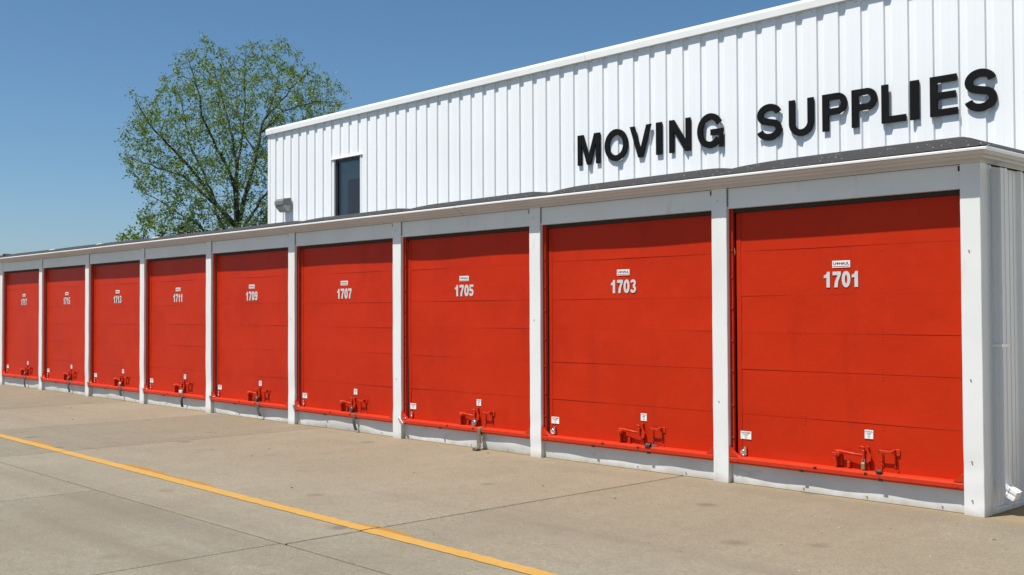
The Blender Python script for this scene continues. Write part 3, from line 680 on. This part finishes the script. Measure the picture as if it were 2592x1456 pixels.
# roof: one sheet of roll roofing per bay, rising over a cant at the eaves, dipping at the joints between bays
def sst(t): t = max(0, min(1, t)); return t*t*(3-2*t)
DIP = [0, .32, .95, .85, .65, .55, .6, .5, .6, .5, .5, .5]
CANT = [.152, .140, .120, .110, .106, .106, .108, .112, .112, .112, .112, .112]
def hump(d_, w): d_ = min(abs(d_)/w, 1); return 1-math.sqrt(max(0, 1-(1-d_)**2))
def roofz(x, y, i, wv):
    s_ = min(y-YO, CX-x) if i == 0 else y-YO
    xa, xb = XR[i+1]-.085, XR[i]-.085
    nt_ = DIP[i+1]*hump(x-xa, .62)+(DIP[i]*hump(xb-x, .34) if i else 0)
    h = CANT[i]+(CANT[i+1]-CANT[i])*(xb-x)/(xb-xa)
    t = min(1, s_/.46); rise = math.sin(t*math.pi/2)
    return ZD+.012+h*rise*max(0, 1-nt_)+.05*max(0, s_-.46)+.007*wv(x, y)*t
for i in range(11):
    xa = XR[i+1]-.085 if i < 10 else XE; NX = 40; wv = waves(1500+i, 5, (.4, 1.6), (.2, 1.2)); rows = []
    xb = XR[i]-.085 if i else CX
    ys = [YO, YO+.06, YO+.12, YO+.18, YO+.24, YO+.30, YO+.38, YO+.46, YO+.60, .9, 1.5, 2.4, D-.02]
    xs = [xa+.004+(xb-xa-.004)*(.5-.5*math.cos(math.pi*a/NX)) for a in range(NX+1)]
    b = MB(); b.grid([[(x, y, roofz(x, y, i, wv)) for x in xs] for y in ys], 0, True); b.build('roof_sheet', 'roof', SB)
for k in (6, 7, 8):                       # slivers of pale flashing lapping the joints
    x = XR[k]-.085+.14; z = ZD+.012+.092; b = MB()
    b.grid([[(x-.15+.30*j/10, y, z-.02+.032*math.sin(math.pi*j/10)+(y-.2)*.05) for j in range(11)] for y in (.16, .30, .44)], 0, True)
    b.grid([[(x-.15+.30*j/10, .16, z-.06) for j in range(11)], [(x-.15+.30*j/10, .16, z-.02+.032*math.sin(math.pi*j/10)-.002) for j in range(11)]], 0, False)
    b.build('joint_cap', 'trim', SB)
b = MB(); b.prism([(-21.92, 2.845), (-21.60, 2.848), (-21.70, 2.905), (-21.86, 2.935)], -.04, .12); b.prism([(-22.10, 2.838), (-21.925, 2.842), (-21.925, 2.862)], -.10, .05); b.build('lifted_roofing', 'black', SB)

# right-hand end: corner return, ribbed side sheets, base angle, downspout
b = MB(); b.box(-.10, XR[0]+.001, .1205, .135, .0, ZS-.004); b.build('corner_return', 'white', SB)
def ribprof(c0, c1, period, pts, phase=0.0):
    """breakpoints (coordinate, depth) of a repeating sheet profile clipped to [c0, c1]"""
    out = []; k = math.floor((c0-phase)/period)-1
    full = []
    while phase+k*period <= c1+period: full += [(phase+k*period+a, d_) for a, d_ in pts]; k += 1
    def at(c):
        for (a, da), (e, de) in zip(full[:-1], full[1:]):
            if a <= c <= e: return da if e == a else da+(de-da)*(c-a)/(e-a)
        return 0
    return [(c0, at(c0))]+[(a, d_) for a, d_ in full if c0 < a < c1]+[(c1, at(c1))]
SIDE = [(0, 0), (.045, .028), (.075, .028), (.11, 0), (.165, 0), (.17, .004), (.185, .004), (.19, 0), (.24, 0), (.245, .004), (.26, .004), (.265, 0)]
yy = .136
while yy < 3.88:
    y1 = min(yy+.9144, 3.88); b = MB(); pr = ribprof(yy, y1, .3048, SIDE, .44)
    b.grid([[(-.045+d_, c, .045) for c, d_ in pr], [(-.045+d_, c, ZS-.004) for c, d_ in pr]], 0, False, flip=True); b.build('side_sheet', 'sidewall', SB); yy = y1
b = MB(); b.box(-.06, -.010, .137, 3.88, .002, .044, 0, .003); b.build('base_angle', 'white', SB)
b = MB(); b.box(XE+.01, -.11, 3.60, 3.66, 0, 3.2); b.build('back_wall', 'sidewall', SB)
b = MB(); b.box(XE, XE+.009, .125, 3.66, 0, ZS-.01); b.build('end_wall', 'sidewall', SB)
ds = MB()
def rect_duct(b, path, wx, wy, ribs=True, mi=0):
    rings = []
    for k, (p, ax) in enumerate(path):                # ax: (dirx, dirz) of the width axis in the xz-plane
        c = Vector(p); e1 = Vector((ax[0], 0, ax[1])).normalized(); e2 = Vector((0, 1, 0))
        q = []
        for s1, s2 in ((-1, -1), (-.35, -1), (-.25, -.9), (.25, -.9), (.35, -1), (1, -1), (1, -.4), (.9, -.3), (.9, .3), (1, .4), (1, 1), (-1, 1)): q.append(c+e1*s1*wx/2+e2*s2*wy/2)
        rings.append(q)
    b.grid([rg+[rg[0]] for rg in rings], mi, False); b.face(rings[0][::-1], mi); b.face(rings[-1], mi)
rect_duct(ds, [((.022, .255, 2.70), (1, 0)), ((.022, .255, 1.79), (1, 0))], .076, .10)
rect_duct(ds, [((.022, .255, 1.80), (1, 0)), ((.022, .255, .30), (1, 0)), ((.026, .255, .262), (1, .25))], .080, .104)
dso = ds.build('downspout', 'white', SB)
ds = MB(); rect_duct(ds, [((.022, .255, .29), (1, .1)), ((.034, .255, .23), (1, .5)), ((.058, .255, .195), (.7, 1)), ((.085, .255, .178), (.45, 1))], .076, .10); rect_duct(ds, [((.080, .255, .180), (.45, 1)), ((.135, .255, .150), (.45, 1))], .074, .100)
e_ = ds.build('elbow', 'white', dso)
b = MB(); b.box(.062, .064, .190, .318, 1.30, 1.325); b.box(-.04, .063, .198, .2005, 1.30, 1.325); b.build('bracket', 'trim', dso)

# ------------------------------------------------------------------ main building behind
WB = bpy.data.objects.new('warehouse_building', None); COL.objects.link(WB); WB.location = (0, 0, 0)
tag(WB, 'tall white ribbed-steel building rising behind the row of red doors', 'building')
WL, WR_, ZC = -17.15, 12.0, 5.45
PAN = [(0, 0), (.012, .024), (.078, .024), (.112, 0), (.205, 0), (.2065, .0012), (.2115, .0012), (.213, 0), (.3048, 0)]
PH = -8.33
def wpanel(x0, x1, z0, z1):
    pr = ribprof(x0, x1, .3048, PAN, PH); b = MB()
    b.grid([[(x, D+d_, z0) for x, d_ in pr], [(x, D+d_, z1) for x, d_ in pr]], 0, False); return b.build('wall_panel', 'wall', WB)
WX0, WX1, WZ0, WZ1 = -14.66, -13.73, 3.34, 4.645
x = PH-.3048*28-.02-.15
edges = [WL+.05]
k = math.ceil((WL+.05-PH-.16)/.9144)
while PH+.16+k*.9144 < WR_: edges.append(PH+.16+k*.9144); k += 1
edges = [e for e in edges if e > WL+.2 or e == WL+.05]+[WR_]
edges = sorted(set([e for e in edges if not (WX0-.08 < e < WX1+.08)]+[WX0, WX1]))
for a, c in zip(edges[:-1], edges[1:]):
    if a == WX0 and c == WX1: wpanel(a, c, WZ1, ZC); wpanel(a, c, 0, WZ0)
    else: wpanel(a, c, 0, ZC)
b = MB(); b.box(WL-.015, WL+.085, D-.006, D+.06, 0, ZC-.001, 0, .004); b.box(WL-.015, WL+.004, D+.061, D+.12, 0, ZC-.001); b.build('corner_trim', 'trim', WB)
b = MB(); pr = ribprof(D+.125, 24, .3048, PAN, 4.0); b.grid([[(WL+d_, c, 0) for c, d_ in pr], [(WL+d_, c, ZC) for c, d_ in pr]], 0, False, flip=True); b.build('side_wall', 'wall', WB)
b = MB(); b.box(WL+.05, WR_, 24.0, 24.1, 0, ZC); b.box(WR_-.1, WR_-.002, D+.13, 23.99, 0, ZC); b.build('rear_wall', 'wall', WB)
b = MB(); b.face([(WL, D+.05, ZC+.03), (WR_, D+.05, ZC+.03), (WR_, 24.05, ZC-.12), (WL, 24.05, ZC-.12)]); b.build('roof', 'sidewall', WB)
caps = [WL-.04, WL+.21, -7.745, 1.4, 10.5, WR_]
for a, c in zip(caps[:-1], caps[1:]):
    b = MB(); pf = [(D+.03, ZC-.008), (D-.030, ZC-.012), (D-.046, ZC-.004), (D-.048, ZC+.085), (D-.040, ZC+.118), (D+.01, ZC+.140), (D+.12, ZC+.146), (D+.12, ZC+.05)]
    n = max(2, int((c-a)/.8)); wv = waves(int(a*7)+99, 3, (.2, .6), (0, .1))
    rows = [[(a+.003+(c-a-.006)*j/n, y, z+.003*wv(a+(c-a)*j/n, 0)) for y, z in pf] for j in range(n+1)]
    b.grid(rows, 0, False); b.face(rows[0]); b.face(rows[-1][::-1]); b.build('eave_trim', 'trim', WB)
for xj in (-16.94, -7.745): box('trim_strap', 'trim', WB, xj-.018, xj+.018, D-.052, D-.0485, ZC-.006, ZC+.09)
b = MB(); r = rnd(77)
for xj in [PH+.25+.3048*k for k in range(-28, 30)]: b.tube([(xj, D+.002, ZC-.045), (xj, D-.005, ZC-.045)], .006, 6)
b.build('screw', 'steel', WB)['kind'] = 'stuff'
# window
wf = MB(); y0, y1 = D+.035, D+.075
for q in ((WX0+.05, WX0+.11, WZ0, WZ1-.01), (WX1-.035, WX1-.0, WZ0, WZ1-.01), (WX0+.11, WX1-.035, WZ1-.055, WZ1-.01), (WX0+.11, WX1-.035, WZ0, WZ0+.05)): wf.box(q[0], q[1], y0, y1, q[2], q[3])
win = wf.build('window', 'bronze', WB)
b = MB(); b.face([(WX0+.10, D+.055, WZ0+.04), (WX1-.03, D+.055, WZ0+.04), (WX1-.03, D+.055, WZ1-.05), (WX0+.10, D+.055, WZ1-.05)]); b.build('pane', 'glass', win)
b = MB(); b.box(WX0-.03, WX0+.05, D-.006, D+.10, WZ0, WZ1-.004, 0, .003); b.build('jamb_trim', 'trim', win)
b = MB(); b.box(WX1+.001, WX1+.045, D-.006, D+.05, WZ0, WZ1-.004, 0, .003); b.build('jamb_trim', 'trim', win)
b = MB(); b.box(WX0-.06, WX1+.085, D-.026, D+.10, WZ1-.003, WZ1+.018, 0, .003); b.build('head_flashing', 'trim', win)
b = MB(); b.box(WX0-.05, WX1+.05, D+.125, D+.14, WZ0-.1, WZ1+.1)
for k in range(13): b.box(WX0+.12+k*.065, WX0+.135+k*.065, D+.119, D+.124, 4.36, WZ1)
b.build('glass_backing', 'backing_grey', win)  # added panel; its grey and strips imitate the reflective look of the glass
b = MB(); b.box(-14.28, -13.70, D+.100, D+.110, 3.45, 4.22, 0, .002); b.build('glass_patch', 'maroon', win)  # added panel; its colour imitates the reddish patch showing in the glass

# sign letters
SG = bpy.data.objects.new('sign_lettering', None); COL.objects.link(SG); SG.location = (0, 0, 0)
tag(SG, 'black raised MOVING SUPPLIES letters mounted on the white ribbed wall', 'sign')
LT = [('M', -7.907, -7.447), ('O', -7.348, -6.893), ('V', -6.85, -6.448), ('I', -6.355, -6.252), ('N', -6.115, -5.742), ('G', -5.62, -5.186), ('S', -4.64, -4.263), ('U', -4.152, -3.793), ('P', -3.667, -3.323), ('P', -3.261, -2.922), ('L', -2.866, -2.558), ('I', -2.503, -2.395), ('E', -2.258, -1.932), ('S', -1.852, -1.485)]
r = rnd(5)
for ch, a, c in LT:
    b = MB(); e = .014 if ch in 'OSG' else 0
    glyph(b, ch, a, 3.842-e/2+r.uniform(-.004, .004), c-a, .466+e, D-.034, D-.010, 0, .184)
    lt = b.build('letter', 'letter', SG); lt['label'] = 'black capital letter %s' % ch

# wall light
WLt = bpy.data.objects.new('wall_light', None); COL.objects.link(WLt); WLt.location = (-16.37, D, 3.86)
tag(WLt, 'grey wall-pack light fixture beside the corner of the white wall', 'wall light')
b = MB(); b.box(-.15, .15, -.018, .004, -.13, .15, 0, .01); b.build('back_plate', 'fixture', WLt)
def wedge(b, w0, w1, pts, mi=0):
    A = [(-w0 if k < 99 else 0, y, z) for k, (y, z) in enumerate(pts)]; B = [(w1, y, z) for y, z in pts]
    b.face(A[::-1], mi); b.face(B, mi)
    for k in range(len(pts)): j = (k+1) % len(pts); b.face([A[k], A[j], B[j], B[k]], mi)
b = MB(); wedge(b, .165, .165, [(-.019, .0), (-.215, .0), (-.215, .075), (-.185, .125), (-.019, .15)]); b.build('housing', 'fixture', WLt)
b = MB(); wedge(b, .155, .155, [(-.020, -.004), (-.205, -.004), (-.195, -.04), (-.09, -.145), (-.020, -.145)]); b.build('lens', 'lens', WLt)

# ------------------------------------------------------------------ trees
def inside(p, poly):
    x, y = p; c = False; j = len(poly)-1
    for i in range(len(poly)):
        (xi, yi), (xj, yj) = poly[i], poly[j]
        if (yi > y) != (yj > y) and x < (xj-xi)*(y-yi)/(yj-yi)+xi: c = not c
        j = i
    return c
def branch_tree(name, base, ax, limbs, outline, zmin, n_att, label, seed, leafmat, leaf_size, per, depth, trunk_r, spread=.9):
    """limbs: lists of (across, height, depth, radius); attractors fill the outline; twigs join the nearest wood"""
    r = rnd(seed); root = bpy.data.objects.new(name, None); COL.objects.link(root); root.location = base
    e1 = Vector((ax[0], ax[1], 0)); e2 = Vector((-ax[1], ax[0], 0)); W3 = lambda s, z, d_: e1*s+e2*d_+Vector((0, 0, z))
    tb = MB(); nodes = []; rad = []
    for L in limbs:
        P = [W3(s, z, d_) for s, z, d_, _ in L]; Q = []; RR = []
        for k in range(len(P)-1):
            m = max(2, int((P[k+1]-P[k]).length/.22))
            for j in range(m):
                t = j/m; jit = Vector((r.gauss(0, 1), r.gauss(0, 1), r.gauss(0, 1)))*.018
                Q.append(P[k].lerp(P[k+1], t)+(jit if 0 < j or k else Vector())); RR.append(L[k][3]+(L[k+1][3]-L[k][3])*t)
        Q.append(P[-1]); RR.append(L[-1][3]); tb.tube(Q, RR, 8, 0, True)
        for q, rr in zip(Q, RR):
            if q.z > zmin: nodes.append(q); rad.append(rr)
    lo = (min(p[0] for p in outline), min(p[1] for p in outline)); hi = (max(p[0] for p in outline), max(p[1] for p in outline))
    cx = (lo[0]+hi[0])/2; att = []
    while len(att) < n_att:
        s, z = r.uniform(lo[0], hi[0]), r.uniform(lo[1], hi[1])
        if not inside((s, z), outline): continue
        hw = (hi[0]-lo[0])/2; dm = depth*math.sqrt(max(.05, 1-((s-cx)/hw)**2*.75)); dd = r.uniform(-dm, dm)
        att.append(W3(s, z, dd))
    N = np.array([tuple(q) for q in nodes]); cap = len(N)+n_att*6; A = np.zeros((cap, 3)); A[:len(N)] = N; cnt = len(N)
    d0 = [np.min(((A[:cnt]-np.array(a))**2).sum(1)) for a in att]
    tips = []
    for idx in np.argsort(d0):
        a = np.array(att[idx]); dv = A[:cnt]-a
        cost = np.sqrt((dv**2).sum(1))+.55*np.maximum(0, dv[:, 2]+.12)          # twigs grow outwards and upwards
        k = int(np.argmin(cost)); p = Vector(A[k]); q = Vector(a); L = (q-p).length
        if L < .05: continue
        mid = p.lerp(q, .5)+Vector((r.gauss(0, .06), r.gauss(0, .06), -.05*L+r.gauss(0, .04)))*min(1, L)
        r0 = min(.026, .006+.011*L, rad[k]*.8) if k < len(rad) else .006+.004*L
        path = [p, p.lerp(mid, .6)*1, mid, mid.lerp(q, .55)+Vector((0, 0, .02*L)), q]
        tb.tube(path, [r0, r0*.85, r0*.7, r0*.5, .003], 4, 0, False)
        for v in path[2:]:
            A[cnt] = tuple(v); cnt += 1
        tips.append((path, L))
    trunk = tb.build('trunk', 'bark', root)
    # leaves as one numpy mesh
    V = []; F = []; rr = np.random.default_rng(seed)
    for path, L in tips:
        n = max(3, int(per*(.5+min(L, 1.0))*rr.uniform(.35, 1.5)))
        for _ in range(n):
            t = 1-abs(rr.normal(0, .33)); t = min(max(t, .15), 1.06); seg = min(int(t*4), 3); u = t*4-seg
            c = np.array(path[seg].lerp(path[seg+1], u))+rr.normal(0, .055*spread, 3)
            d1 = rr.normal(0, 1, 3); d1[2] -= .35; d1 /= np.linalg.norm(d1); d2 = np.cross(d1, rr.normal(0, 1, 3)); d2 /= np.linalg.norm(d2)+1e-6
            s = leaf_size*rr.uniform(.55, 1.25); k = len(V); nrm = np.cross(d1, d2)*s*.12
            V += [tuple(c), tuple(c+d1*s*.5+d2*s*.27+nrm), tuple(c+d1*s), tuple(c+d1*s*.5-d2*s*.27+nrm)]
            F += [(k, k+1, k+2), (k, k+2, k+3)]
    me = bpy.data.meshes.new('crown'); me.from_pydata(V, [], F); me.materials.append(M[leafmat]); me.update()
    cr = obj('crown', me, root); cr['kind'] = 'stuff'
    return tag(root, label, 'tree')

HX, HY = -.8748, .4844                        # heading from the camera to the tree
AX = (HY, -HX)                                # across axis, to the right of the picture
TB = (-24.40, 7.16, -.12)
rt = .17
def limb(pts, r0, r1, d1): r0 *= .72; r1 *= .7; n = len(pts)-1; return [(s, z+.12, d1*(k/n)**1.2 if n else 0, r0+(r1-r0)*(k/n)) for k, (s, z) in enumerate(pts)]
limbs = [limb([(.0, 0), (.02, 1.6), (0, 3.1), (.0, 4.2)], .21, .16, 0),
    limb([(0, 4.0), (-.5, 4.64), (-1.01, 5.33), (-1.67, 6.09), (-2.33, 6.76), (-2.7, 7.44)], .105, .015, -.9),
    limb([(-.62, 4.8), (-.84, 5.34), (-1.34, 6.54), (-1.43, 7.23), (-1.75, 8.2)], .06, .012, .9),
    limb([(0, 4.1), (-.08, 5.35), (-.59, 6.3), (-.93, 7.17), (-1.1, 7.95), (-1.35, 8.81)], .085, .012, -.4),
    limb([(.0, 4.2), (.01, 5.84), (-.17, 6.85), (-.42, 7.8), (-.8, 9.06)], .09, .012, .5),
    limb([(.02, 5.7), (.15, 6.86), (.22, 7.57), (.21, 8.98)], .05, .012, -.8),
    limb([(.02, 4.1), (.35, 5.37), (.56, 6.25), (.73, 7.06), (1.03, 7.87), (1.29, 8.95)], .10, .012, .3),
    limb([(.54, 6.15), (.17, 6.86), (-.02, 7.6), (.0, 8.4)], .045, .012, .9),
    limb([(.68, 6.8), (1.29, 7.44), (2.25, 7.83), (2.95, 7.85)], .055, .012, .5),
    limb([(.8, 7.2), (1.5, 8.0), (2.1, 8.5)], .04, .012, -.9),
    limb([(-.2, 3.6), (-.67, 4.73), (-1.51, 5.54), (-2.62, 5.9), (-3.1, 6.2)], .07, .012, .9),
    limb([(.1, 3.9), (.8, 5.0), (1.5, 5.8), (2.2, 6.6)], .06, .012, -1.2),
    limb([(-.3, 3.4), (-1.1, 4.1), (-1.9, 4.6), (-2.45, 4.9)], .05, .012, -.6)]
outline = [(-3.35, 6.28), (-2.95, 6.9), (-2.83, 7.26), (-2.83, 7.78), (-2.5, 7.35), (-2.25, 7.6), (-2.01, 8.12), (-1.93, 8.55), (-1.6, 8.45), (-1.35, 8.98), (-1.1, 8.8), (-.85, 9.32), (-.6, 8.95), (-.34, 9.06), (-.1, 8.85), (.17, 9.13), (.45, 9.0), (.69, 9.32), (.95, 9.15), (1.29, 9.33), (1.5, 8.95), (1.95, 8.92), (2.25, 8.80), (2.4, 8.4), (2.75, 8.32), (3.14, 7.95), (2.92, 7.5), (2.26, 7.02), (1.5, 5.9), (1.4, 4.3), (.86, 3.9), (-.33, 3.9), (-1.67, 3.9), (-2.41, 4.0), (-2.57, 4.43), (-2.49, 4.95), (-2.86, 5.37), (-3.06, 5.84)]
outline = [(s, z+.02) for s, z in outline]
branch_tree('deciduous_tree', TB, AX, limbs, outline, 3.6, 1900, 'spreading deciduous tree with thin spring-green leaves behind the storage roof', 21, 'leaf', .086, 20, 2.6, .2, 1.2)
# smaller growth low behind the roof
def side_point(s, back): return (TB[0]+AX[0]*s+HX*back, TB[1]+AX[1]*s+HY*back, -.12)
lm = [limb([(0, 0), (.05, 1.5), (.0, 3.0), (.15, 4.2)], .09, .015, .1), limb([(.0, 2.2), (-.4, 3.2), (-.6, 4.0)], .05, .012, .3), limb([(.0, 2.4), (.45, 3.4), (.6, 4.0)], .05, .012, -.3)]
ol = [(-.8, 2.2), (-.85, 3.6), (-.55, 4.0), (-.3, 4.2), (.05, 4.75), (.25, 4.3), (.6, 4.2), (.8, 3.7), (.8, 2.2)]
branch_tree('small_tree', side_point(-2.75, 1.5), AX, lm, ol, 1.5, 210, 'small leafy young tree showing low over the roof beside the big tree', 31, 'leaf', .12, 14, .7, .2)
lm = [limb([(0, 0), (.0, 2), (.0, 4.1)], .10, .02, .0)]
ol = [(-.75, 1.0), (-.72, 3.4), (-.5, 4.05), (-.1, 4.5), (.2, 4.45), (.55, 4.05), (.75, 3.3), (.75, 1.0)]
branch_tree('evergreen_shrub', side_point(-1.35, 2.2), AX, lm, ol, .6, 420, 'dark dense evergreen shrub low behind the roof under the big tree', 41, 'leafdark', .10, 30, .75, .2)
branch_tree('evergreen_shrub', side_point(.95, 3.0), AX, lm, [(s*1.3, z*1.12) for s, z in ol], .6, 380, 'dark evergreen shrub by the left corner of the white building', 43, 'leafdark', .11, 26, .9, .2)
